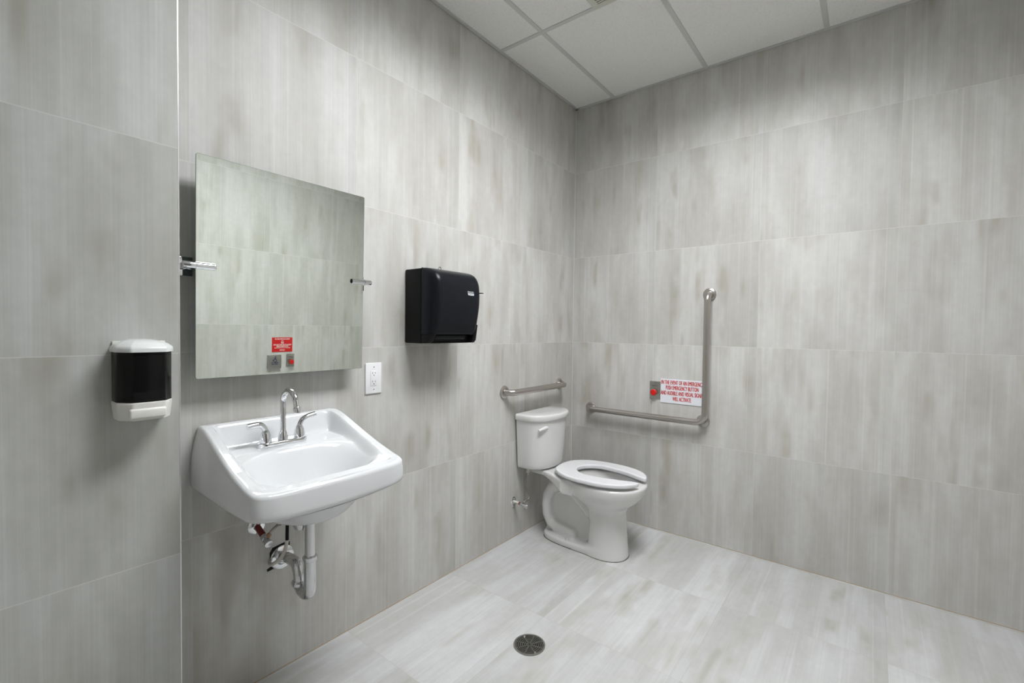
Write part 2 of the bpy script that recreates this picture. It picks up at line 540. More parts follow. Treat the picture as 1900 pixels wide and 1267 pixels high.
# suspended ceiling: panels between tees; the openings for the light and the vent are left free
MAIN = [0.293, 0.889, 1.485, 2.081]
CROSS = [-0.866, -2.085, -3.304]
xs = [0.0] + MAIN + [ROOM_X]; ys = [0.0] + CROSS + [ROOM_Y]
LX0, LX1, LY0, LY1 = 0.889, 1.485, -2.085, -0.866          # light opening
VX0, VX1, VY0, VY1 = 0.600, 0.877, -1.162, -0.858          # vent
cb = MB()
for i in range(len(xs) - 1):
    for j in range(len(ys) - 1):
        x0, x1, y1, y0 = xs[i], xs[i + 1], ys[j], ys[j + 1]
        if abs(x0 - LX0) < 1e-3 and abs(y1 - LY1) < 1e-3:
            continue
        cb.box((x0 + 0.004 * (i > 0), y0 + 0.004, ROOM_Z + 0.002), (x1 - 0.004, y1 - 0.004 * (j > 0), ROOM_Z + 0.018))
struct(cb.build('ceiling', 'ceiling', smooth=False))
slab('ceiling', (-0.12, ROOM_Y - 0.12, ROOM_Z + 0.16), (ROOM_X + 0.12, 0.12, ROOM_Z + 0.2), 'sky_ring').name = 'ceiling_deck'
tn = 0
def trim(mb, mat, **k):
    global tn
    tn += 1
    return struct(mb.build('trim_%d' % tn, mat, smooth=False, **k))
for x in MAIN:
    trim(MB().box((x - 0.012, ROOM_Y + 0.001, ROOM_Z - 0.0010), (x + 0.012, -0.001, ROOM_Z + 0.0015)).box((x - 0.001, ROOM_Y + 0.001, ROOM_Z), (x + 0.001, -0.001, ROOM_Z + 0.035)), 'grid')
for y in CROSS:
    trim(MB().box((0.001, y - 0.012, ROOM_Z - 0.0014), (ROOM_X - 0.001, y + 0.012, ROOM_Z + 0.0014)), 'grid')
a = 0.02; zt = ROOM_Z - 0.0018
trim(MB().box((0.0, ROOM_Y, zt), (a, 0.0, ROOM_Z + 0.0015)).box((0.0, ROOM_Y, zt), (0.0015, 0, ROOM_Z + 0.02)), 'wall_angle')
trim(MB().box((0.0, -a, zt), (ROOM_X, 0.0, ROOM_Z + 0.0015)), 'wall_angle')
trim(MB().box((ROOM_X - a, ROOM_Y, zt), (ROOM_X, 0.0, ROOM_Z + 0.0015)), 'wall_angle')
# caulk in the corner, metal edge of the pier, tan grout along the floor
trim(MB().box((0.0, -0.004, 0.0), (0.0028, 0.0, ROOM_Z)), 'caulk')
trim(MB().box((PIER_X - 0.0008, PIER_Y - 0.0022, 0.0), (PIER_X + 0.0006, PIER_Y + 0.0008, ROOM_Z - 0.002)), 'trim_metal')
trim(MB().box((0.0, PIER_Y, 0.0), (0.0022, 0.0, 0.0034)), 'tan_grout')
trim(MB().box((0.0, -0.0018, 0.0), (ROOM_X, 0.0, 0.0030)), 'tan_grout')

# ------------------------------------------------------------------ light troffer
t = empty('ceiling_light', ((LX0 + LX1) / 2, (LY0 + LY1) / 2, ROOM_Z), 'recessed rectangular fluorescent ceiling light between the ceiling tees', 'ceiling light')
hx0, hx1, hy0, hy1, hz = LX0 + 0.012, LX1 - 0.012, LY0 + 0.012, LY1 - 0.012, 0.11
hb = MB()
hb.box((hx0 - 0.012, hy0 - 0.012, ROOM_Z + 0.004), (hx0, hy1 + 0.012, ROOM_Z + hz + 0.03)).box((hx1, hy0 - 0.012, ROOM_Z + 0.004), (hx1 + 0.012, hy1 + 0.012, ROOM_Z + hz + 0.03))
hb.box((hx0, hy0 - 0.012, ROOM_Z + 0.004), (hx1, hy0, ROOM_Z + hz + 0.03)).box((hx0, hy1, ROOM_Z + 0.004), (hx1, hy1 + 0.012, ROOM_Z + hz + 0.03))
hb.build('housing', 'sky_ring', t, smooth=False)
MB().box((hx0, hy0, ROOM_Z + hz), (hx1, hy1, ROOM_Z + hz + 0.006)).build('diffuser', 'emit', t, smooth=False)

lb = MB()
for k in range(1, 6):
    yy = hy0 + (hy1 - hy0) * k / 6
    lb.box((hx0, yy - 0.001, ROOM_Z + 0.010), (hx1, yy + 0.001, ROOM_Z + 0.052))
for k in range(1, 3):
    xx = hx0 + (hx1 - hx0) * k / 3
    lb.box((xx - 0.001, hy0, ROOM_Z + 0.010), (xx + 0.001, hy1, ROOM_Z + 0.034))
lb.build('louver', 'louver', t, smooth=False)
# unseen way in behind the camera: dark door added to cut bounce light
dr = struct(MB().box((ROOM_X - 0.004, -3.00, 0.004), (ROOM_X, -2.05, 2.13)).build('added_door', 'door_paint', smooth=False))
MB().box((ROOM_X - 0.02, -3.06, 0.0), (ROOM_X, -3.00, 2.19)).box((ROOM_X - 0.02, -2.05, 0.0), (ROOM_X, -1.99, 2.19)).box((ROOM_X - 0.02, -3.00, 2.13), (ROOM_X, -2.05, 2.19)).build('door_frame', 'door_frame', dr, smooth=False)
MB().tube(fillet([(ROOM_X - 0.004, -2.12, 1.0), (ROOM_X - 0.06, -2.12, 1.0), (ROOM_X - 0.06, -2.24, 1.0)], 0.015, 6), 0.009, 16).build('door_handle', 'chrome', dr)

# ------------------------------------------------------------------ air vent
t = empty('ceiling_vent', ((VX0 + VX1) / 2, (VY0 + VY1) / 2, ROOM_Z), 'off-white square louvred air vent in the ceiling', 'vent')
z0 = ROOM_Z - 0.006
fb = MB()
fw = 0.03
fb.box((VX0, VY0, z0), (VX0 + fw, VY1, z0 + 0.005)).box((VX1 - fw, VY0, z0), (VX1, VY1, z0 + 0.005))
fb.box((VX0 + fw, VY0, z0), (VX1 - fw, VY0 + fw, z0 + 0.005)).box((VX0 + fw, VY1 - fw, z0), (VX1 - fw, VY1, z0 + 0.005))
fb.build('frame', 'vent_paint', t, smooth=False)
MB().box((VX0 + 0.02, VY0 + 0.02, z0 + 0.0052), (VX1 - 0.02, VY1 - 0.02, z0 + 0.0062)).build('backing', 'black_gap', t, smooth=False)
y = VY1 - fw - 0.008
while y > VY0 + fw + 0.004:
    MB().box((VX0 + fw - 0.002, y - 0.004, z0 + 0.0005), (VX1 - fw + 0.002, y + 0.003, z0 + 0.0045)).build('slat', 'vent_paint', t, smooth=False)
    y -= 0.014

# ================================================================== MIRROR
MT = math.radians(1.2)      # leans out at the top
mx, my0, my1, mz0, mz1, mzc = 0.066, -2.388, -1.797, 1.110, 1.802, 1.461
t = empty('tilting_mirror', (0.0, (my0 + my1) / 2, mzc), 'frameless rectangular tilting mirror on chrome brackets above the sink', 'mirror')
def mirror_pt(y, z, d):     # a point of the leaning slab, d in front of its back
    return (mx + d * math.cos(MT) + (z - mzc) * math.sin(MT), y, mzc + (z - mzc) * math.cos(MT) - d * math.sin(MT))
cr_ = 0.006
outl = []
for cy, cz, a0 in ((my1 - cr_, mz1 - cr_, 0), (my0 + cr_, mz1 - cr_, 90), (my0 + cr_, mz0 + cr_, 180), (my1 - cr_, mz0 + cr_, 270)):
    for k in range(6):
        an = math.radians(a0 + 18 * k)
        outl.append((cy + cr_ * math.cos(an), cz + cr_ * math.sin(an)))
n = len(outl)
vs = [mirror_pt(y, z, 0) for y, z in outl] + [mirror_pt(y, z, 0.0045) for y, z in outl]
fs = [tuple(range(n))] + [(i, (i + 1) % n, n + (i + 1) % n, n + i) for i in range(n)]
mesh_obj('mirror_edge', vs, fs, 'mirror_edge', t, smooth=False)
cyc = (my0 + my1) / 2; czc = (mz0 + mz1) / 2
inn = [(cyc + (y - cyc) * 0.9985, czc + (z - czc) * 0.9985) for y, z in outl]
mesh_obj('mirror_glass', [mirror_pt(y, z, 0.0047) for y, z in inn], [tuple(range(n))], 'mirror', t, smooth=False)
for yc, s in ((my0, -1), (my1, 1)):
    fl = MB().box((0.0, min(yc - s * 0.010, yc + s * 0.044), mzc - 0.030), (0.012, max(yc - s * 0.010, yc + s * 0.044), mzc + 0.030), 0.002)
    fl.lathe([(0.012, 0), (0.012, 0.048)], (0.010, yc + s * 0.016, mzc), (1, 0, 0), 28)
    br = fl.build('bracket', 'chrome', t)
    cl = MB().lathe([(0.0, 0), (0.0095, 0.0003), (0.0115, 0.002), (0.0115, 0.0550), (0.0100, 0.0553), (0.0100, 0.0570), (0.0115, 0.0573), (0.0115, 0.086), (0.0108, 0.088), (0.0, 0.0885)],
                    (mx + 0.004, yc - s * 0.054, mzc), (0, s, 0), 32)
    cl.build('clamp', 'chrome', br)
    MB().lathe([(0.0, -0.0006), (0.0088, -0.0006), (0.0088, 0.0004), (0.0, 0.0004)], (mx + 0.004, yc - s * 0.054, mzc), (0, s, 0), 24).build('end_cap', 'black_plastic', br)

# ================================================================== SINK
SY = -2.128
def sink_outline(npt):
    """rounded outline (x from the wall, y from centre), counter clockwise starting at the back"""
    hw = 0.257; fx = 0.457
    pts = []
    r = 0.028
    poly = [(0.0, -hw + 0.001), (0.02, -hw), (0.30, -hw - 0.001), (fx - 0.008, -hw + 0.002), (fx, 0.0), (fx - 0.008, hw - 0.002), (0.30, hw + 0.001), (0.02, hw), (0.0, hw - 0.001)]
    base = [Vector((p[0], p[1], 0)) for p in poly]
    path = [base[0], base[1], base[2]] + fillet([base[2], base[3], base[4]], r, 10)[1:-1]
    # the front edge bows out gently
    for k in range(1, 16):
        yy = -hw + 0.03 + (2 * hw - 0.06) * k / 16
        path.append(Vector((fx + 0.004 * (1 - (yy / hw) ** 2), yy, 0)))
    path += fillet([base[4], base[5], base[6]], r, 10)[1:-1] + [base[6], base[7], base[8]]
    # close along the wall
    path.append(base[0])
    L_ = [0]
    for i in range(1, len(path)):
        L_.append(L_[-1] + (path[i] - path[i - 1]).length)
    tot = L_[-1]; out = []; j = 0
    for k in range(npt):
        s = tot * k / npt
        while L_[j + 1] < s: j += 1
        f = (s - L_[j]) / (L_[j + 1] - L_[j] + 1e-12)
        out.append(path[j].lerp(path[j + 1], f))
    A = np.array([(p.x, p.y) for p in out])
    for _ in range(30):
        B = 0.25 * np.roll(A, 1, 0) + 0.5 * A + 0.25 * np.roll(A, -1, 0)
        k_ = A[:, 0] > 0.10
        A[k_] = B[k_]
    return A
NP = 420
so = np.array(sink_outline(NP))
def rimz(x, y=0.0):
    base = np.interp(x, [0, 0.03, 0.06, 0.10, 0.16, 0.22, 0.30, 0.38, 0.46], [0.954, 0.953, 0.947, 0.934, 0.911, 0.888, 0.860, 0.838, 0.822])
    return base
def smooth01(t_):
    t_ = np.clip(t_, 0, 1); return t_ * t_ * (3 - 2 * t_)
def sink_top(x, y):
    """height of the inside surface"""
    zf = np.interp(x, [0, 0.06, 0.155, 0.20, 0.30, 0.40, 0.46], [0.880, 0.876, 0.870, 0.860, 0.842, 0.822, 0.813])
    side = (0.2535 - np.interp(x, [0, 0.02, 0.10, 0.20, 0.30, 0.42], [0.0175, 0.0165, 0.0125, 0.008, 0.004, 0.0015])) - np.abs(y); front = 0.459 - x; back = x
    s_side = 1 - smooth01((side - 0.028) / 0.032)
    s_front = 1 - smooth01((front - 0.034) / 0.022)
    s_back = 1 - smooth01((back - 0.024) / 0.050)
    s = 1 - (1 - s_side) * (1 - s_front) * (1 - s_back)
    rz = rimz(x)
    z = zf + (rz - zf) * s
    rx = np.where(x < 0.30, (x - 0.30) / 0.135, (x - 0.30) / 0.112)
    r = (np.abs(rx) ** 2.4 + np.abs(y / 0.212) ** 2.4) ** (1 / 2.4)
    dep = smooth01((1.04 - r) / 0.62)
    return z - dep * (0.122 + 0.01 * (1 - np.clip(r, 0, 1)))
C0 = np.array([0.29, 0.0])
def hwt(x): return 0.2535 - np.interp(x, [0, 0.02, 0.10, 0.20, 0.30, 0.42], [0.0175, 0.0165, 0.0125, 0.008, 0.004, 0.0015])
vs = []; fs = []
rings = []
def ring(xy, z):
    st = len(vs)
    for (x_, y_), z_ in zip(xy, z): vs.append((x_, y_ + SY, z_))
    rings.append(st)
def bottomz(x, y):
    return np.interp(x, [0, 0.25, 0.40, 0.46], [0.756, 0.748, 0.748, 0.756]) - 0.016 * (1 - (y / 0.254) ** 2) * smooth01((x - 0.3) / 0.12)
# centre of the bottom up along the underside, outside wall, rim, inside to the centre
def shrink(xy, k): return C0 + (xy - C0) * k
def under(xy):
    x, y = xy[:, 0], xy[:, 1]
    rx = (x - 0.25) / 0.19
    r = (np.abs(rx) ** 2.2 + np.abs(y / 0.205) ** 2.2) ** (1 / 2.2)
    return bottomz(x, y) + 0.012 * 0 - 0.078 * smooth01((1.0 - r) / 0.45)
for k in np.linspace(0.02, 0.965, 36):
    xy = shrink(so, k); ring(xy, under(xy))
for d, dz in ((0.009, 0.000), (0.0035, 0.003), (0.001, 0.008), (0.0, 0.016)):
    nrm = so - C0; nrm /= np.linalg.norm(nrm, axis=1)[:, None]
    xy = so - nrm * d; xy[:, 0] = np.maximum(xy[:, 0], 0)
    ring(xy, bottomz(so[:, 0], so[:, 1]) + dz)
top_o = so.copy(); top_o[:, 1] *= hwt(so[:, 0]) / 0.254
top_o = top_o - nrm * 0.002; top_o[:, 0] = np.maximum(top_o[:, 0], 0)
def lean(f): return f ** 2.6
for f in np.linspace(0.10, 0.97, 12):
    xy = so.copy()
    zb = bottomz(so[:, 0], so[:, 1]) + 0.016; zt_ = rimz(so[:, 0]) - 0.015
    xy = so * (1 - lean(f)) + top_o * lean(f)
    xy[:, 0] = np.maximum(xy[:, 0], 0)
    ring(xy, zb + (zt_ - zb) * f)
for d, dz in ((0.0, 0.012), (0.0010, 0.008), (0.0032, 0.0045), (0.0065, 0.0018), (0.011, 0.0002)):
    xy = top_o - nrm * d; xy[:, 0] = np.maximum(xy[:, 0], 0)
    ring(xy, rimz(so[:, 0]) - dz)
for k in list(np.linspace(0.940, 0.62, 64)) + list(np.linspace(0.61, 0.02, 34)):
    xy = shrink(top_o, k); ring(xy, sink_top(xy[:, 0], xy[:, 1]))
for a_, b_ in zip(rings[:-1], rings[1:]):
    for k in range(NP):
        k2 = (k + 1) % NP
        fs.append((a_ + k, a_ + k2, b_ + k2, b_ + k))
fs.append(tuple(rings[0] + k for k in range(NP))); fs.append(tuple(rings[-1] + k for k in range(NP)))
t = empty('wash_basin', (0.0, SY, 0.76), 'white porcelain wall-hung wash basin with high backsplash below the mirror', 'sink')
mesh_obj('basin', vs, fs, 'porcelain', t, True)
zd = float(sink_top(np.array(0.30), np.array(0.0)))
MB().lathe([(0.0, 0.0), (0.024, 0.0), (0.026, 0.002), (0.024, 0.004), (0.014, 0.0025), (0.0, 0.0025)], (0.29, SY, zd - 0.0005), n=32).build('drain_flange', 'chrome', t)
# small maker's mark on the side
mk = MB()
for i, zz in enumerate((0.776, 0.7685)):
    v_, f_ = text_piece('ASI' if i else 'ASI', 0.007, frame((0.022, SY - 0.2548, zz), (1, 0, 0), (0, 0, 1)), 0.9, 0.0002, 0.0012)
    mk.add(v_, f_)
mk.build('maker_mark', 'text_grey', t, smooth=False)

# ------------------------------------------------------------------ faucet
FX, FY, FZ = 0.118, -2.145, 0.8715
t = empty('faucet', (FX, FY, FZ), 'chrome two-handle gooseneck faucet standing on the wash basin deck', 'faucet')
bp_ = []
for k in range(40):
    an = 2 * PI * k / 40
    cx_, cy_ = math.cos(an), math.sin(an)
    bp_.append((FX + 0.024 * cx_, FY + (0.058 if cy_ > 0 else -0.058) + 0.024 * cy_))
MB().prism(bp_, 2, FZ - 0.004, FZ + 0.017, 0.003, 3).build('base_plate', 'chrome', t)
MB().lathe([(0.0, 0.012), (0.0165, 0.012), (0.0165, 0.018), (0.0155, 0.030), (0.0115, 0.044), (0.0105, 0.047), (0.0, 0.047)], (FX, FY, FZ), n=36).build('spout_collar', 'chrome', t)
sp_ = [(FX, FY, FZ + 0.03)] + [(FX, FY, FZ + z_) for z_ in (0.07, 0.11, 0.135)]
R_ = 0.046
for k in range(1, 15):
    an = math.radians(180 - 165 * k / 14)
    sp_.append((FX + R_ + R_ * math.cos(an), FY, FZ + 0.140 + R_ * math.sin(an) * 1.05))
lx, _, lz = sp_[-1]
sp_.append((lx + 0.004, FY, lz - 0.016))
sp = MB().tube(bez(sp_, 5), 0.0098, 24).build('spout', 'chrome', t)
e0 = Vector((lx + 0.004, FY, lz - 0.014)); ed = Vector((0.2, 0, -1)).normalized()
MB().lathe([(0.0, 0), (0.0108, 0.0), (0.0122, 0.003), (0.0122, 0.019), (0.0108, 0.021), (0.0, 0.0205)], e0, ed, 28).build('aerator', 'chrome', sp)
for s in (-1, 1):
    hy = FY + s * 0.058
    hub = MB().lathe([(0.0, 0.014), (0.0185, 0.014), (0.0185, 0.020), (0.0180, 0.030), (0.0155, 0.043), (0.0115, 0.054), (0.0075, 0.060), (0.0, 0.061)], (FX, hy, FZ), n=36).build('handle_hub', 'chrome', t)
    if s < 0:
        hp = [(FX, hy, FZ + 0.048), (FX - 0.001, hy - 0.002, FZ + 0.062), (FX - 0.001, hy - 0.014, FZ + 0.076), (FX, hy - 0.030, FZ + 0.079), (FX + 0.001, hy - 0.058, FZ + 0.077)]
    else:
        hp = [(FX, hy, FZ + 0.046), (FX - 0.001, hy + 0.003, FZ + 0.062), (FX - 0.001, hy + 0.013, FZ + 0.075), (FX, hy + 0.032, FZ + 0.084), (FX + 0.001, hy + 0.058, FZ + 0.089)]
    MB().tube(bez(hp, 8), 0.0090, 20, rfun=lambda q_: 1.0 + 0.12 * q_).build('lever', 'chrome', hub)

# ------------------------------------------------------------------ drain trap
TX, TY = 0.262, -2.125
t = empty('drain_trap', (TX, TY, 0.376), 'chrome P-trap drain pipe under the wash basin running into the wall', 'drain pipe')
MB().lathe([(0.0, 0.0), (0.022, 0.0), (0.026, 0.010), (0.026, 0.055), (0.0, 0.055)], (0.205, TY, 0.598), n=32).build('drain_body', 'chrome_worn', t)
MB().tube([(TX, TY, 0.68), (TX, TY, 0.60), (TX, TY, 0.52)], 0.0165, 28).build('tailpiece', 'chrome_worn', t)
MB().lathe([(0.0, 0.0), (0.019, 0.0), (0.0225, 0.003), (0.0235, 0.010), (0.0235, 0.016), (0.020, 0.019), (0.0, 0.019)], (TX, TY, 0.503), n=12).build('slip_nut', 'chrome_worn', t)
ub = [(TX, TY, 0.512), (TX, TY, 0.47), (TX, TY, 0.414)]
RU = 0.036
for k in range(1, 12):
    an = -math.radians(180 * k / 12)
    ub.append((TX - RU + RU * math.cos(an), TY, 0.410 + RU * math.sin(an) * 0.75))
ub.append((TX - 2 * RU, TY, 0.415))
MB().tube(ub, 0.0195, 28).build('trap_bend', 'chrome_worn', t)
MB().lathe([(0.0, 0.0), (0.021, 0.0), (0.0245, 0.003), (0.0255, 0.012), (0.021, 0.018), (0.0, 0.018)], (TX - 2 * RU, TY, 0.397), n=12).build('slip_nut', 'chrome_worn', t)
wa = bez([(TX - 2 * RU, TY, 0.404), (TX - 2 * RU, TY, 0.424), (TX - 2 * RU - 0.006, TY, 0.445), (TX - 2 * RU - 0.028, TY + 0.004, 0.461), (0.085, TY + 0.015, 0.450), (0.001, TY + 0.033, 0.421)], 8)
MB().tube(wa, 0.0185, 28).build('wall_arm', 'chrome_worn', t)
MB().lathe([(0.0, 0.0), (0.043, 0.0), (0.044, 0.003), (0.040, 0.006), (0.026, 0.009), (0.022, 0.014), (0.018, 0.018), (0.0, 0.018)], (0.0, TY + 0.033, 0.421), (1, 0, 0), 44).build('escutcheon', 'chrome', t)
# rough dark cut in the tile behind the escutcheon
hole = [(-0.048, -0.036), (-0.050, -0.026), (-0.038, -0.022), (-0.040, 0.030), (-0.030, 0.046), (0.012, 0.052), (0.034, 0.048), (0.034, 0.028), (0.02, -0.01), (0.0, -0.03)]
hv = [(0.0006, TY + 0.028 + p[0], 0.421 + p[1]) for p in hole]
o = mesh_obj('pipe_hole', hv, [tuple(range(len(hv)))], 'black_gap', t, smooth=False)

# supply lines
def stop_valve(name, y, z, pipe_mat, label, scale=1.0, drop=0.02, white_sleeve=False):
    t = empty(name, (0.0, y, z), label, 'valve')
    MB().lathe([(0.0, 0.0), (0.030 * scale, 0.0), (0.030 * scale, 0.003), (0.024 * scale, 0.008), (0.012, 0.011), (0.0, 0.011)], (0.0, y, z), (1, 0, 0), 36).build('escutcheon', 'chrome', t)
    return t
HY, HZ = -2.182, 0.566
t = stop_valve('shutoff_valve', HY, HZ, 'dark_red', 'small shutoff valve on red pipe from wall escutcheon under the basin')
st_dir = Vector((1, 0.0, -0.40)).normalized()
p0 = Vector((0.006, HY, HZ - 0.001))
MB().lathe([(0.0, 0), (0.0105, 0.0), (0.0105, 0.058), (0.0, 0.058)], p0, st_dir, 24).build('pipe', 'dark_red', t)
pv = p0 + st_dir * 0.055
vb = MB().lathe([(0.0, 0), (0.013, 0.0), (0.014, 0.003), (0.014, 0.016), (0.0115, 0.018), (0.0115, 0.030), (0.0135, 0.032), (0.0135, 0.042), (0.0, 0.042)], pv, st_dir, 10)
vb.build('valve_body', 'chrome_worn', t)
pc = pv + st_dir * 0.018
MB().lathe([(0.0, 0.004), (0.0085, 0.006), (0.0085, 0.021), (0.0, 0.022)], pc, Vector((0.1, 0.55, 0.85)).normalized(), 8).build('compression_nut', 'brass', t)
h1 = pc + Vector((0.1, 0.55, 0.85)).normalized() * 0.02
MB().tube(bez([h1, h1 + Vector((0.003, 0.018, 0.016)), h1 + Vector((0.004, 0.05, 0.036)), h1 + Vector((0.0, 0.075, 0.075)), h1 + Vector((-0.02, 0.09, 0.12))], 8), 0.0062, 14).build('supply_hose', 'braid', t)
MB().tube(bez([h1 + Vector((0.0005, 0.003, 0.003)), h1 + Vector((0.003, 0.018, 0.016)), h1 + Vector((0.0042, 0.030, 0.024))], 6), 0.0075, 14).build('hose_ferrule', 'steel', t)
MB().lathe([(0.0, 0), (0.007, 0), (0.007, 0.014), (0.0, 0.014)], pv + st_dir * 0.035 + Vector((0, 0, -0.004)), Vector((0.5, 0.85, 0.2)), 6).build('stem', 'chrome_worn', t)
t = empty('water_tube', (0.10, -2.13, 0.62), 'white plastic water tube with black sleeve curling round the trap wall plate', 'tube')
xw = 0.10
tp = [(xw, -2.121, 0.68), (xw, -2.121, 0.62), (xw, -2.122, 0.519)]
MB().tube(tp, 0.0058, 14).build('sleeve', 'black_back', t)
MB().tube(bez([(xw, -2.122, 0.524), (0.099, -2.124, 0.508), (0.095, -2.129, 0.482), (0.082, -2.138, 0.456), (0.058, -2.149, 0.436), (0.030, -2.147, 0.422), (0.002, -2.138, 0.418)], 8), 0.0062, 14).build('tube', 'tube_white', t)

# ================================================================== TOWEL DISPENSER
t = empty('paper_towel_dispenser', (0.0, -1.38, 1.21), 'black plastic paper towel dispenser mounted on the wall right of the mirror', 'dispenser')
ty0, ty1, tz0, tz1 = -1.527, -1.238, 1.208, 1.549
MB().box((0.0, ty0, tz0), (0.114, ty1, tz1 - 0.002), 0.007, 3).build('back_housing', 'black_back', t)
# front cover: side profile swept across with rounded ends
prof = [(0.1155, 1.549), (0.140, 1.5475), (0.165, 1.541), (0.188, 1.529), (0.204, 1.511), (0.215, 1.487), (0.220, 1.455), (0.221, 1.420), (0.219, 1.385), (0.213, 1.345), (0.204, 1.300), (0.192, 1.262), (0.186, 1.250)]
prof = [(p.x, p.z) for p in bez([(a_, 0, b_) for a_, b_ in prof], 4)]
NS = 40; vs = []; fs = []
for j in range(NS + 1):
    f = j / NS
    yy = ty0 + (ty1 - ty0) * (0.5 - 0.5 * math.cos(PI * f)) if False else ty0 + (ty1 - ty0) * f
    e = min(f, 1 - f) * (ty1 - ty0)
    cut = 0.030 * (1 - math.sqrt(max(0, 1 - (1 - min(1, e / 0.030)) ** 2)))
    for (px_, pz_) in prof:
        d = (px_ - 0.1155) / 0.105
        topk = max(0.0, (pz_ - 1.50) / 0.05)
        vs.append((px_ - cut * min(1, d * 1.6), yy, pz_ - cut * 0.35 * topk * min(1, d * 2.5)))
npf = len(prof)
for j in range(NS):
    for i in range(npf - 1):
        fs.append((j * npf + i, j * npf + i + 1, (j + 1) * npf + i + 1, (j + 1) * npf + i))
# sides and inside closure
base_i = len(vs)
for j in (0, NS):
    yy = ty0 if j == 0 else ty1
    vs.append((0.1155, yy, 1.250)); fs.append(tuple([j * npf + i for i in range(npf)] + [len(vs) - 1]))
fs.append(tuple([j * npf + npf - 1 for j in range(NS + 1)] + [base_i + 1, base_i]))
fs.append(tuple([j * npf for j in range(NS + 1)] + [base_i + 1, base_i]))
mesh_obj('front_cover', vs, fs, 'black_plastic', t, True, 40)
# lower chin: cheeks, bottom lip and the dark mouth
chin = [(0.1155, 1.2495), (0.1155, tz0 + 0.001), (0.172, tz0 + 0.002), (0.184, 1.222), (0.196, 1.296), (0.180, 1.303), (0.176, 1.2495)]
chl = [(0.1155, 1.2495), (0.1155, tz0 + 0.001), (0.150, tz0 + 0.002), (0.162, 1.218), (0.182, 1.2495)]
cm_ = MB()
cm_.prism(chl, 1, ty0 + 0.001, ty0 + 0.030, 0.002)
cm_.prism(chin, 1, ty1 - 0.026, ty1 - 0.001, 0.002)
cm_.box((0.1155, ty0 + 0.028, tz0 + 0.001), (0.156, ty1 - 0.024, tz0 + 0.008), 0.002)
cm_.build('chin', 'black_back', t)
MB().box((0.1155, ty0 + 0.030, tz0 + 0.009), (0.150, ty1 - 0.027, 1.2485), 0).build('towel_slot', 'black_gap', t, smooth=False)
MB().lathe([(0.0, 0), (0.013, 0), (0.013, 0.19), (0.0, 0.19)], (0.158, ty0 + 0.035, 1.240), (0, 1, 0), 20).build('feed_roller', 'black_plastic', t)
MB().box((0.195, ty1 - 0.022, 1.4455), (0.234, ty1 - 0.004, 1.4495), 0.001).build('feed_lever', 'black_plastic', t)
# key poking up behind the top
kb = MB().lathe([(0.0, 0), (0.003, 0), (0.003, 0.016), (0, 0.016)], (0.045, -1.352, 1.545), (0, 0, 1), 12)
kb.tube([(0.045, -1.352 + 0.0085 * math.cos(a_), 1.566 + 0.0085 * math.sin(a_)) for a_ in np.linspace(0, 2 * PI, 25)], 0.0022, 8, cap=False)
kb.build('key', 'chrome_worn', t)
# maker's label on the cover
lab = MB()
ly, lz, lx_ = -1.318, 1.444, 0.2214
lab.prism([(ly - 0.0205, lz - 0.0010), (ly - 0.018, lz - 0.009), (ly - 0.006, lz - 0.0115), (ly + 0.0205, lz - 0.0115), (ly + 0.0205, lz - 0.0010)], 0, lx_ - 0.001, lx_ + 0.0006)
lab.build('maker_label', 'label_silver', t, smooth=False)
v_, f_ = text_piece('Kimberly-Clark', 0.0082, frame((lx_ + 0.0002, ly, lz + 0.0045), (0, 1, 0), (0, 0, 1)), 0.72, 0.0001, 0.0004)
v2, f2 = text_piece('PROFESSIONAL', 0.0042, frame((lx_ + 0.0007, ly + 0.002, lz - 0.0062), (0, 1, 0), (0, 0, 1)), 0.9, 0.0, 0.0002)
MB().add(v_, f_).tube([(lx_ + 0.0002, ly - 0.019 + 0.0028 * math.cos(a_), lz + 0.0045 + 0.004 * math.sin(a_)) for a_ in np.linspace(0, 2 * PI, 13)], 0.0005, 6, cap=False).build('maker_lettering', 'label_silver', t, smooth=False)
MB().add(v2, f2).build('maker_sub_lettering', 'text_grey', t, smooth=False)

# ================================================================== SOAP DISPENSER (on the pier)
SX = PIER_X
t = empty('soap_dispenser', (SX, -2.53, 1.03), 'white soap dispenser with smoked black window on the left wall pier', 'soap dispenser')
def dplan(w0, w1, d, n=16, flat=0.35, back=SX):
    """plan outline: straight sides near the wall, shallow bowed front"""
    ch = 0.026; a_ = 0.58
    pts = [(back, w0), (back + d * a_ * 0.5, w0), (back + d * a_, w0), (back + d * (a_ + 0.03), w0 + 0.0012)]
    pts += [(back + d * 0.95, w0 + ch * 0.88), (back + d * 0.972, w0 + ch)]
    for k in range(1, n):
        f = k / n
        pts.append((back + d * (0.972 + 0.028 * math.sin(PI * f)), w0 + ch + (w1 - w0 - 2 * ch) * f))
    pts += [(back + d * 0.972, w1 - ch), (back + d * 0.95, w1 - ch * 0.88)]
    pts += [(back + d * (a_ + 0.03), w1 - 0.0012), (back + d * a_, w1), (back + d * a_ * 0.5, w1), (back, w1)]
    return pts
def loft(name, secs, mat, parent, auto=40):
    """secs: list of (z or z-function, outline)"""
    vs = []; fs = []; n_ = len(secs[0][1])
    for z_, o_ in secs:
        for p in o_:
            vs.append((p[0], p[1], z_(p) if callable(z_) else z_))
    for i in range(len(secs) - 1):
        for k in range(n_):
            k2 = (k + 1) % n_
            fs.append((i * n_ + k, i * n_ + k2, (i + 1) * n_ + k2, (i + 1) * n_ + k))
    fs.append(tuple(range(n_))); fs.append(tuple((len(secs) - 1) * n_ + k for k in range(n_)))
    return mesh_obj(name, vs, fs, mat, parent, True, auto)
s0, s1 = -2.595, -2.472
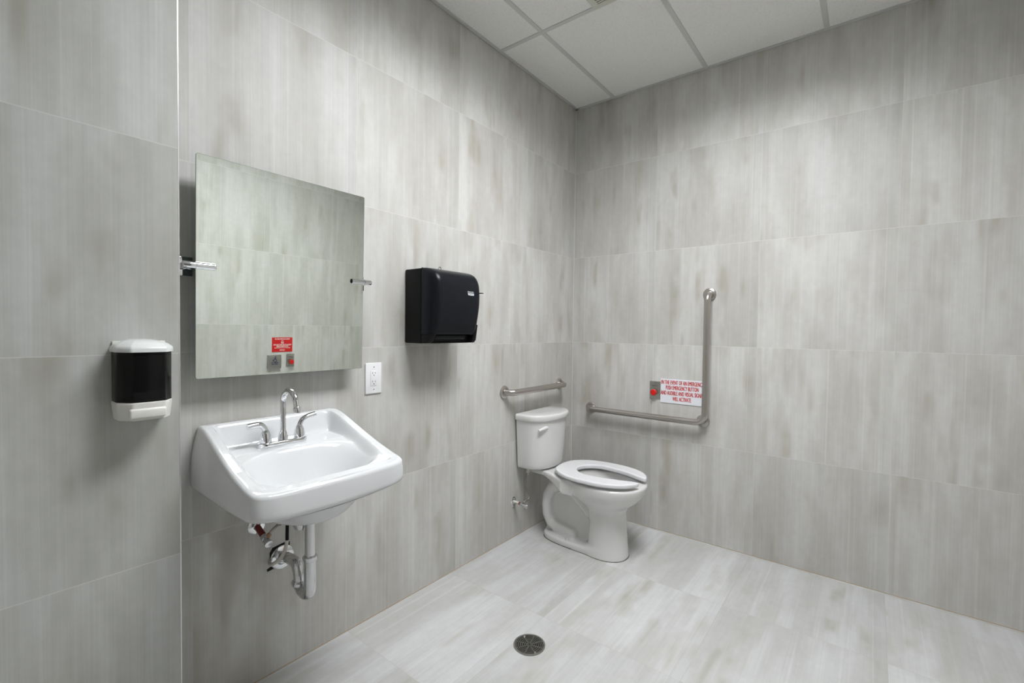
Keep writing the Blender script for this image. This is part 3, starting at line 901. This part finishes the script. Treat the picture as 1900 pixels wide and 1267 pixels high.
def sh(o_, k, c=(SX, (s0 + s1) / 2)): return [(SX + (p[0] - SX) * k, c[1] + (p[1] - c[1]) * k) for p in o_]
pl = dplan(s0, s1, 0.092)
pl_lid = dplan(s0 - 0.003, s1 + 0.003, 0.096)
loft('window', [(1.068, sh(pl, 0.975)), (1.069, sh(pl, 0.98)), (1.204, sh(pl, 0.985))], 'smoked', t)
loft('soap_bag', [(1.075, sh(pl, 0.72)), (1.195, sh(pl, 0.72))], 'black_gap', t)
loft('lid', [(1.203, sh(pl_lid, 0.97)), (1.2035, pl_lid), (1.211, pl_lid), (1.2155, sh(pl_lid, 0.988)), (1.219, sh(pl_lid, 0.955)), (1.2255, sh(pl_lid, 0.84)), (1.2315, sh(pl_lid, 0.66)), (1.236, sh(pl_lid, 0.40)), (1.237, sh(pl_lid, 0.2))], 'cool_plastic', t, 60)
loft('base', [(1.020, sh(pl, 0.86)), (1.0215, sh(pl, 0.93)), (1.034, sh(pl, 0.955)), (1.062, pl), (1.068, pl), (1.0695, sh(pl, 0.985))], 'cream_plastic', t)
MB().box((SX, s0 + 0.002, 1.025), (SX + 0.006, s1 - 0.002, 1.232), 0.002).build('back_plate', 'cream_plastic', t)
bb = MB().box((SX + 0.080, s0 + 0.018, 1.0275), (SX + 0.098, s1 - 0.024, 1.0535), 0.005, 3)
bb.build('push_bar', 'cream_plastic', t)

# ================================================================== WALL OUTLET
t = empty('wall_outlet', (0.0, -1.698, 1.057), 'white double wall outlet plate between mirror and wash basin', 'outlet')
oc, oz = -1.698, 1.057
MB().box((0.0, oc - 0.041, oz - 0.067), (0.006, oc + 0.041, oz + 0.067), 0.003, 3).build('cover_plate', 'white_plastic', t)
MB().box((0.005, oc - 0.0165, oz - 0.0335), (0.0075, oc + 0.0165, oz + 0.0335), 0.001).build('receptacle', 'white_plastic', t)
for dz in (0.0185, -0.0185):
    sl = MB()
    sl.box((0.0070, oc - 0.0075, oz + dz + 0.001), (0.0079, oc - 0.0055, oz + dz + 0.0090))
    sl.box((0.0070, oc + 0.0055, oz + dz + 0.001), (0.0079, oc + 0.0075, oz + dz + 0.0080))
    sl.lathe([(0.0026, 0), (0.0026, 0.0009)], (0.0070, oc, oz + dz - 0.0055), (1, 0, 0), 12)
    sl.build('socket_slots', 'text_grey', t, smooth=False)
for dz in (0.0485, -0.0485):
    MB().lathe([(0.0, 0.0), (0.0030, 0.0), (0.0024, 0.0014), (0.0, 0.0016)], (0.0058, oc, oz + dz), (1, 0, 0), 16).build('screw', 'chrome_worn', t)

# ================================================================== GRAB BARS
def flange(mb, c, ax, r=0.038):
    mb.lathe([(0.0, 0.0), (r - 0.001, 0.0), (r, 0.002), (r - 0.001, 0.008), (r - 0.006, 0.0115), (0.022, 0.013), (0.0, 0.013)], c, ax, 44)
    return mb
t = empty('grab_bar', (0.0, -0.484, 0.905), 'short straight stainless grab bar on the left wall above the toilet tank', 'grab bar')
so_ = 0.062
MB().tube(fillet([(0.004, -0.788, 0.905), (so_, -0.788, 0.905), (so_, -0.182, 0.905), (0.004, -0.182, 0.905)], 0.045, 10), 0.0185, 28).build('bar', 'steel', t)
for yy in (-0.788, -0.182):
    flange(MB(), (0.0, yy, 0.905), (1, 0, 0)).build('flange', 'steel', t)
t = empty('grab_bar', (0.158, 0.0, 0.733), 'large L-shaped stainless grab bar on the back wall beside the toilet', 'grab bar')
bxv, bzh = 0.941, 0.735
MB().tube(fillet([(0.158, -0.004, bzh), (0.158, -so_, bzh), (bxv, -so_, bzh), (bxv, -so_, 1.500), (bxv, -0.004, 1.500)], [0.045, 0.060, 0.045], 12), 0.0185, 28).build('bar', 'steel', t)
cf = MB().lathe([(0.017, 0.0), (0.017, 0.05)], (bxv - 0.022, -0.006, bzh + 0.004), (0, -1, 0), 28)
cf.build('corner_post', 'steel', t)
for c in ((0.158, 0, bzh), (bxv - 0.024, 0, bzh + 0.004), (bxv - 0.004, 0, 1.500)):
    flange(MB(), c, (0, -1, 0)).build('flange', 'steel', t)

# ================================================================== EMERGENCY BUTTONS, SIGNS
def button_station(name, c, right, out, label, w_=0.070, h_=0.114):
    """c: centre on the wall"""
    c = Vector(c); r = Vector(right); o_ = Vector(out); z = Vector((0, 0, 1))
    t = empty(name, c, label, 'emergency button', None)
    def bx(mb, u0, u1, v0, v1, d0, d1, bev):
        P = [c + r * u_ + z * v_ + o_ * d_ for u_ in (u0, u1) for v_ in (v0, v1) for d_ in (d0, d1)]
        lo = [min(p[i] for p in P) for i in range(3)]; hi = [max(p[i] for p in P) for i in range(3)]
        return mb.box(lo, hi, bev)
    bx(MB(), -w_ / 2, w_ / 2, -h_ / 2, h_ / 2, 0, 0.004, 0.0012).build('plate', 'steel_plate', t)
    MB().lathe([(0.0, 0.003), (0.013, 0.003), (0.013, 0.012), (0.009, 0.014), (0.009, 0.026), (0.0, 0.026)], c + z * -0.012, o_, 28).build('stem', 'steel_plate', t)
    MB().lathe([(0.0, 0.022), (0.018, 0.022), (0.020, 0.026), (0.020, 0.034), (0.0165, 0.039), (0.0, 0.041)], c + z * -0.012, o_, 32).build('push_button', 'red_plastic', t)
    for dz in (0.048, -0.048):
        MB().lathe([(0.0, 0.0035), (0.003, 0.0035), (0.0024, 0.005), (0.0, 0.005)], c + z * dz, o_, 14).build('screw', 'chrome', t)
    v_, f_ = text_piece('EMERGENCY', 0.0085, frame(c + o_ * 0.0042 + z * 0.028, right, (0, 0, 1)), 0.9, 0.0002)
    MB().add(v_, f_).build('lettering', 'text_grey', t, smooth=False)
    return t
button_station('emergency_button', (0.616, 0.0, 0.898), (1, 0, 0), (0, -1, 0), 'red mushroom emergency button on steel plate beside the white sign')
t = empty('emergency_sign', (0.795, 0.0, 0.900), 'white sign with red emergency instructions on the back wall, behind grab bar', 'sign')
sx0, sx1, sz0, sz1 = 0.652, 0.930, 0.824, 0.976
MB().box((sx0, -0.004, sz0), (sx1, 0.0, sz1), 0.001).build('panel', 'sign_white', t, smooth=False)
tl = MB()
for s_, zz, wd in (('IN THE EVENT OF AN EMERGENCY', 0.9535, 0.257), ('PUSH EMERGENCY BUTTON', 0.9205, 0.200), ('AND AUDIBLE AND VISUAL SIGNAL', 0.8865, 0.264), ('WILL ACTIVATE', 0.8520, 0.113)):
    v_, f_ = text_piece(s_, 0.034, Matrix.Identity(4), 1.0, 0.0)
    X = [p.x for p in v_]; sc = wd / (max(X) - min(X)); xc = (max(X) + min(X)) / 2
    F_ = frame((0.7865, -0.0042, zz), (1, 0, 0), (0, 0, 1))
    for sh_ in (-0.0008, 0.0, 0.0008):       # heavy strokes
        tl.add([F_ @ Vector(((p.x - xc) * sc + sh_, p.y * 1.08, p.z + sh_ * 0.05)) for p in v_], f_)
tl.build('lettering', 'text_red', t, smooth=False)

# things on the right wall, seen in the mirror
RX = ROOM_X
button_station('emergency_button', (RX, -0.922, 0.886), (0, -1, 0), (-1, 0, 0), 'red mushroom emergency button on steel plate, reflected in the mirror')
t = empty('door_operator_plate', (RX, -1.062, 0.880), 'square steel door operator plate with blue wheelchair symbol, reflected in the mirror', 'push plate')
MB().box((RX - 0.022, -1.062 - 0.056, 0.880 - 0.057), (RX, -1.062 + 0.056, 0.880 + 0.057), 0.004).build('plate', 'steel_plate', t)
g = MB()
F_ = frame((RX - 0.0224, -1.062, 0.880), (0, -1, 0), (0, 0, 1))
def fp(u_, v_, d_=0.0): return F_ @ Vector((u_, v_, d_))
g.lathe([(0.0, 0), (0.0045, 0), (0.0045, 0.0006), (0.0, 0.0006)], fp(-0.004, 0.040), (-1, 0, 0), 16)
g.tube([fp(-0.004, 0.034), fp(-0.002, 0.018), fp(0.010, 0.018), fp(0.016, 0.006)], 0.0024, 8)
g.tube([fp(-0.003, 0.028), fp(0.008, 0.028)], 0.002, 8)
g.tube([fp(-0.003 + 0.012 * math.cos(a_), 0.010 + 0.012 * math.sin(a_)) for a_ in np.linspace(math.radians(120), math.radians(375), 20)], 0.002, 8)
for s_, zz, sz in (('PUSH TO', -0.009, 0.014), ('OPEN DOOR', -0.021, 0.009)):
    v_, f_ = text_piece(s_, sz, F_ @ Matrix.Translation((0, zz, 0)), 1.0, 0.0004); g.add(v_, f_)
g.build('wheelchair_symbol', 'text_blue', t, smooth=False)
t = empty('red_instruction_sign', (RX, -0.992, 1.023), 'red sign with white lettering and padlock symbol, reflected in the mirror', 'sign')
MB().box((RX - 0.003, -0.992 - 0.087, 1.023 - 0.062), (RX, -0.992 + 0.087, 1.023 + 0.062), 0.0008).build('panel', 'sign_red', t, smooth=False)
g = MB(); F_ = frame((RX - 0.0034, -0.992, 1.023), (0, -1, 0), (0, 0, 1))
for s_, zz, wd, ht in (('WHEN OCCUPIED SIGN LIT', 0.048, 0.130, 0.011), ('PRESS BUTTON ONCE TO LOCK', -0.001, 0.152, 0.012), ('DOOR WHEN CLOSED', -0.015, 0.100, 0.012), ('PRESS AGAIN TO UNLOCK AND OPEN THE DOOR', -0.028, 0.134, 0.005), ('CAUTION', -0.047, 0.042, 0.009)):
    v_, f_ = text_piece(s_, ht * 1.35, Matrix.Identity(4), 1.0, 0.0004)
    X = [p.x for p in v_]; sc = wd / (max(X) - min(X)); xc = (max(X) + min(X)) / 2
    g.add([F_ @ Vector(((p.x - xc) * sc, p.y + zz, p.z)) for p in v_], f_)
def gb(u0, u1, v0, v1): g.add([F_ @ Vector(p) for p in ((u0, v0, 0), (u1, v0, 0), (u1, v1, 0), (u0, v1, 0))], [(0, 1, 2, 3)])
gb(-0.011, 0.011, 0.010, 0.013); gb(-0.011, 0.011, 0.021, 0.024); gb(-0.011, -0.008, 0.010, 0.024); gb(0.008, 0.011, 0.010, 0.024); gb(-0.002, 0.002, 0.014, 0.020)
g.tube([F_ @ Vector((0.0075 * math.cos(a_), 0.026 + 0.010 * math.sin(a_), 0)) for a_ in np.linspace(0, PI, 14)], 0.0013, 6)
g.build('lettering', 'text_white', t, smooth=False)

# ================================================================== FLOOR DRAIN
DX, DY, DR = 0.648, -1.408, 0.064
t = empty('floor_drain', (DX, DY, 0.0), 'round metal floor drain with concentric slots in the floor tiles', 'drain')
MB().lathe([(0.0, 0.0), (DR - 0.004, 0.0), (DR - 0.004, 0.0012), (0.0, 0.0012)], (DX, DY, 0.0), n=56).build('well', 'black_gap', t)
rg = MB()
def annulus(mb, r0, r1, z0_, z1_, n_=64):
    vs = []; fs = []
    for r_, z_ in ((r0, z0_), (r0, z1_), (r1, z1_), (r1, z0_)):
        for k in range(n_):
            an = 2 * PI * k / n_; vs.append((DX + r_ * math.cos(an), DY + r_ * math.sin(an), z_))
    for i in range(4):
        for k in range(n_):
            fs.append((i * n_ + k, i * n_ + (k + 1) % n_, ((i + 1) % 4) * n_ + (k + 1) % n_, ((i + 1) % 4) * n_ + k))
    mb.add(vs, fs)
annulus(rg, DR - 0.0075, DR, 0.0, 0.0035)
rg.build('rim', 'drain_steel', t)
gr = MB()
for r_ in (0.006, 0.0135, 0.0215, 0.0295, 0.0375, 0.0455, 0.0530):
    annulus(gr, r_ - 0.0026, r_, 0.0011, 0.0030)
for k in range(8):
    an = 2 * PI * (k + 0.35) / 8; d = Vector((math.cos(an), math.sin(an), 0)); p_ = Vector((-d.y, d.x, 0)) * 0.0022
    a_ = Vector((DX, DY, 0.0)) + d * 0.004; b_ = Vector((DX, DY, 0.0)) + d * (DR - 0.006)
    gr.add([a_ - p_ + Vector((0, 0, .0011)), a_ + p_ + Vector((0, 0, .0011)), b_ + p_ + Vector((0, 0, .0011)), b_ - p_ + Vector((0, 0, .0011)),
            a_ - p_ + Vector((0, 0, .0030)), a_ + p_ + Vector((0, 0, .0030)), b_ + p_ + Vector((0, 0, .0030)), b_ - p_ + Vector((0, 0, .0030))],
           [(0, 1, 2, 3), (4, 5, 6, 7), (0, 1, 5, 4), (1, 2, 6, 5), (2, 3, 7, 6), (3, 0, 4, 7)])
gr.build('grate', 'drain_steel', t)
for an in (2.6, -0.5):
    MB().lathe([(0.0, 0.0), (0.005, 0.0), (0.004, 0.002), (0.0, 0.0024)], (DX + 0.052 * math.cos(an), DY + 0.052 * math.sin(an), 0.003), n=16).build('screw', 'chrome_worn', t)

# ================================================================== TOILET
TYC = -0.489
t = empty('toilet', (0.34, TYC, 0.0), 'white two-piece toilet with open-front seat in the corner', 'toilet')

def egg(X, Y, cx, af, ab, hb, pw=2.0):
    """rough distance to an egg in plan; af forward, ab backward half lengths, hb half width"""
    dx = X - cx
    ax_ = np.where(dx > 0, af, ab)
    r = (np.abs(dx / ax_) ** pw + np.abs(Y / hb) ** pw) ** (1 / pw)
    g_ = np.sqrt((dx / ax_ ** 2) ** 2 + (Y / hb ** 2) ** 2) / np.maximum(r, 1e-3)
    return (r - 1) / np.maximum(g_, 1.0)

def bowl_sdf(X, Y, Z):
    zz = [0.0, 0.10, 0.18, 0.25, 0.275, 0.295, 0.32, 0.345, 0.37, 0.39, 0.41]
    zq = Z
    def prof_(vals):
        g_ = np.linspace(0, 0.42, 85); v_ = np.interp(g_, zz, vals)
        for _ in range(7): v_[1:-1] = 0.25 * v_[:-2] + 0.5 * v_[1:-1] + 0.25 * v_[2:]
        return np.interp(zq, g_, v_)
    front = prof_([0.660, 0.649, 0.641, 0.641, 0.650, 0.677, 0.710, 0.733, 0.747, 0.753, 0.753])
    hw = prof_([0.112, 0.103, 0.103, 0.112, 0.127, 0.147, 0.169, 0.185, 0.194, 0.197, 0.197])
    back = prof_([0.425, 0.430, 0.435, 0.425, 0.39, 0.36, 0.325, 0.290, 0.265, 0.245, 0.240])
    cx = 0.535
    d = egg(X, Y, cx, front - cx, cx - back, hw, 2.15) * 0.85
    d = smax(d, Z - 0.412, 0.014)
    d = np.maximum(d, -Z)
    # foot
    foot = egg(X, Y, 0.40, 0.225, 0.282, 0.103, 2.7)
    foot = smax(foot, Z - 0.036, 0.012); foot = np.maximum(foot, -Z)
    d = smin(d, foot, 0.028)
    # trapway tube
    path = [(0.43, 0.215), (0.385, 0.262), (0.335, 0.298), (0.275, 0.322), (0.215, 0.320), (0.168, 0.292), (0.144, 0.245), (0.138, 0.19), (0.144, 0.135), (0.168, 0.093), (0.21, 0.072), (0.27, 0.064), (0.315, 0.056)]
    tube = np.full(X.shape, 9.0)
    for (x0, z0_), (x1, z1_) in zip(path[:-1], path[1:]):
        ux, uz = x1 - x0, z1_ - z0_; l2 = ux * ux + uz * uz
        tt = np.clip(((X - x0) * ux + (Z - z0_) * uz) / l2, 0, 1)
        rad = 0.036
        dd = np.sqrt((X - x0 - tt * ux) ** 2 + (Z - z0_ - tt * uz) ** 2 + (np.maximum(np.abs(Y) - 0.020, 0)) ** 2) - rad
        tube = np.minimum(tube, dd)
    d = smin(d, tube, 0.022)
    # web inside the loop and rear wall below the deck
    web = np.maximum(np.maximum(np.maximum(0.13 - X, X - 0.46), np.abs(Y) - 0.018), np.maximum(0.02 - Z, Z - 0.37))
    web = np.maximum(web, (0.14 + (Z - 0.33) * 0.9) - X)
    d = smin(d, web, 0.012)
    # deck that carries the tank
    dw = np.interp(X, [0.05, 0.16, 0.22, 0.32], [0.100, 0.100, 0.125, 0.175])
    zl = np.interp(X, [0.05, 0.14, 0.24, 0.34], [0.382, 0.380, 0.362, 0.330])
    deck = np.maximum(np.maximum(0.055 - X, X - 0.40), np.abs(Y) - dw)
    deck = smax(deck, np.maximum(Z - 0.410, zl - Z), 0.014)
    d = smin(d, deck, 0.018)
    # post below the deck at the back
    post = np.maximum(np.maximum(0.075 - X, X - 0.16), np.maximum(np.abs(Y) - 0.06, np.maximum(0.25 - Z, Z - 0.40)))
    # hollow
    hz_ = np.clip((0.412 - Z) / 0.175, 0, 1)
    k_ = np.sqrt(np.clip(1 - hz_ ** 1.7, 0.0, 1))
    hol = egg(X, Y, 0.525, np.maximum(0.178 * k_, 0.004), np.maximum(0.185 * k_, 0.004), np.maximum(0.133 * k_, 0.004), 2.1)
    hol = np.maximum(hol, 0.245 - Z)
    d = smax(d, -hol, 0.008)
    return d
bw = sdf_obj('bowl', lambda X, Y, Z: bowl_sdf(X, Y, Z * (1 - 0.028 * np.clip(Z / 0.42, 0, 1.05))), (0.03, -0.212, -0.012), (0.79, 0.212, 0.44), 0.0042, 'toilet_porcelain', t, (0, TYC, 0), 3)
sdf_obj('caulk_shadow_line', lambda X, Y, Z: np.maximum(bowl_sdf(X, Y, 0.010 + 0 * Z) - 0.0022, np.abs(Z + 0.001) - 0.0032), (0.05, -0.16, -0.012), (0.70, 0.16, 0.010), 0.003, simple('base_caulk_shadow', (0.10, 0.07, 0.055), 0.7), bw, (0, TYC, 0), 0)  # brown caulk, with the shadow under the foot mixed into its colour
mesh_obj('water', [(0.525 + 0.085 * math.cos(a_), TYC + 0.062 * math.sin(a_), 0.270) for a_ in np.linspace(0, 2 * PI, 33)[:-1]], [tuple(range(32))],
         simple('bowl_water', (0.55, 0.58, 0.58), 0.02, spec=0.6), bw, smooth=False)
def seat_sdf(X, Y, Z):
    Y = Y + 0.004
    o_ = egg(X, Y, 0.480, 0.268, 0.258, 0.205, 2.3)
    o_ = smax(o_, 0.214 - X, 0.03)
    i_ = egg(X, Y, 0.458, 0.274, 0.112, 0.106, 1.8)
    d = smax(o_, -i_, 0.010)
    hwg = np.interp(X, [0.60, 0.70, 0.77], [0.062, 0.050, 0.040])
    gap = np.maximum(np.abs(Y) - hwg, 0.62 - X)
    d = smax(d, -gap, 0.016)
    zt_ = 0.444 - 0.004 * np.clip(np.hypot((X - 0.5) / 0.26, Y / 0.19) - 0.6, 0, 1)
    return smax(d, np.maximum(Z - zt_, 0.419 - Z), 0.007)
seat = sdf_obj('seat', seat_sdf, (0.19, -0.23, 0.405), (0.80, 0.23, 0.46), 0.003, 'seat_plastic', t, (0, TYC, 0.019), 2)
for s in (-1, 1):
    MB().box((0.226, TYC + s * 0.075 - 0.020, 0.418), (0.262, TYC + s * 0.075 + 0.020, 0.440), 0.008, 3).build('hinge', 'seat_plastic', seat)
    MB().lathe([(0.0, 0.0), (0.0115, 0.0), (0.0115, 0.008), (0.008, 0.016), (0.0, 0.018)], (0.315, TYC + s * 0.078, 0.034), n=24).build('bolt_cap', 'toilet_porcelain', bw)

def tplan(w_, d, n=36, side=0.30):
    pts = [(0.014, -w_), (0.014 + d * side, -w_)]
    x0 = 0.014 + d * side; dep = d * (1 - side)
    for k in range(1, n):
        an = PI * k / n
        yy = -w_ * math.cos(an)
        pts.append((x0 + dep * (math.sin(an) ** 0.72), yy))
    pts += [(0.014 + d * side, w_), (0.014, w_)]
    return [(p[0], p[1] + TYC) for p in pts]
secs = []
for z_, w_, d in ((0.4295, 0.158, 0.156), (0.431, 0.165, 0.163), (0.437, 0.170, 0.168), (0.455, 0.173, 0.171), (0.60, 0.183, 0.179), (0.728, 0.192, 0.187)):
    secs.append((z_, tplan(w_, d)))
tank = loft('tank', secs, 'toilet_porcelain', t, 45)
lid_s = [(0.728, 0.194, 0.190), (0.7285, 0.199, 0.196), (0.733, 0.202, 0.199), (0.754, 0.202, 0.199), (0.760, 0.200, 0.197), (0.7635, 0.196, 0.192), (0.7650, 0.188, 0.184), (0.7655, 0.1, 0.1)]
loft('tank_lid', [(z_, tplan(w_, d)) for z_, w_, d in lid_s], 'toilet_porcelain', t, 45)
lv = MB().lathe([(0.0, 0.0), (0.015, 0.0), (0.015, 0.009), (0.012, 0.013), (0.0, 0.014)], (0.156, TYC - 0.090, 0.684), Vector((0.9, -0.35, 0)), 24)
lv.tube(bez([(0.172, TYC - 0.092, 0.686), (0.178, TYC - 0.112, 0.688), (0.176, TYC - 0.142, 0.684), (0.166, TYC - 0.172, 0.677)], 6), 0.0130, 16, rfun=lambda q_: 1.0 - 0.45 * q_)
lv.build('flush_lever', 'seat_plastic', t)
MB().lathe([(0.0, 0.0), (0.030, 0.0), (0.034, 0.006), (0.034, 0.016), (0.0, 0.016)], (0.085, TYC, 0.414), n=28).build('gasket', 'black_back', t)
MB().lathe([(0.0, 0.0), (0.013, 0.0), (0.013, 0.008), (0.010, 0.010), (0.010, 0.028), (0.0, 0.028)], (0.060, TYC - 0.125, 0.398), n=20).build('fill_shank', 'tube_white', t)

# water supply of the toilet
t = empty('toilet_supply_valve', (0.0, -0.682, 0.222), 'chrome angle stop valve with braided hose on the wall left of the toilet', 'valve')
VY, VZ = -0.682, 0.222
MB().lathe([(0.0, 0.0), (0.030, 0.0), (0.031, 0.002), (0.026, 0.006), (0.012, 0.009), (0.0, 0.009)], (0.0, VY, VZ), (1, 0, 0), 36).build('escutcheon', 'chrome', t)
MB().lathe([(0.0, 0.0), (0.0085, 0.0), (0.0085, 0.044), (0.0, 0.044)], (0.005, VY, VZ), (1, 0, 0), 20).build('sleeve', 'tube_white', t)
MB().lathe([(0.0, 0.0), (0.0090, 0.0), (0.0090, 0.008), (0.0, 0.008)], (0.045, VY, VZ), (1, 0, 0), 20).build('red_ring', 'dark_red', t)
MB().lathe([(0.0, 0.0), (0.010, 0.0), (0.011, 0.012), (0.009, 0.014), (0.009, 0.024), (0.012, 0.026), (0.012, 0.036), (0.006, 0.040), (0.006, 0.052), (0.0, 0.052)], (0.053, VY, VZ - 0.002), (1, 0, -0.12), 12).build('valve_body', 'chrome_worn', t)
MB().lathe([(0.0, 0.0), (0.010, 0.0), (0.013, 0.004), (0.010, 0.012), (0.0, 0.012)], (0.098, VY, VZ - 0.008), (1, 0, -0.12), 8).build('oval_handle', 'chrome_worn', t)
hs = bez([(0.075, VY, VZ + 0.006), (0.078, VY + 0.010, VZ + 0.016), (0.082, VY + 0.044, VZ + 0.022), (0.072, VY + 0.056, VZ + 0.055), (0.055, VY + 0.050, VZ + 0.105), (0.050, VY + 0.052, VZ + 0.145), (0.060, TYC - 0.125, 0.398)], 10)
MB().tube(hs, 0.0052, 14).build('supply_hose', 'braid', t)
MB().lathe([(0.0, 0.0), (0.0075, 0.0), (0.0085, 0.010), (0.0, 0.011)], (0.059, TYC - 0.1255, 0.385), n=14).build('hose_nut', 'steel', t)
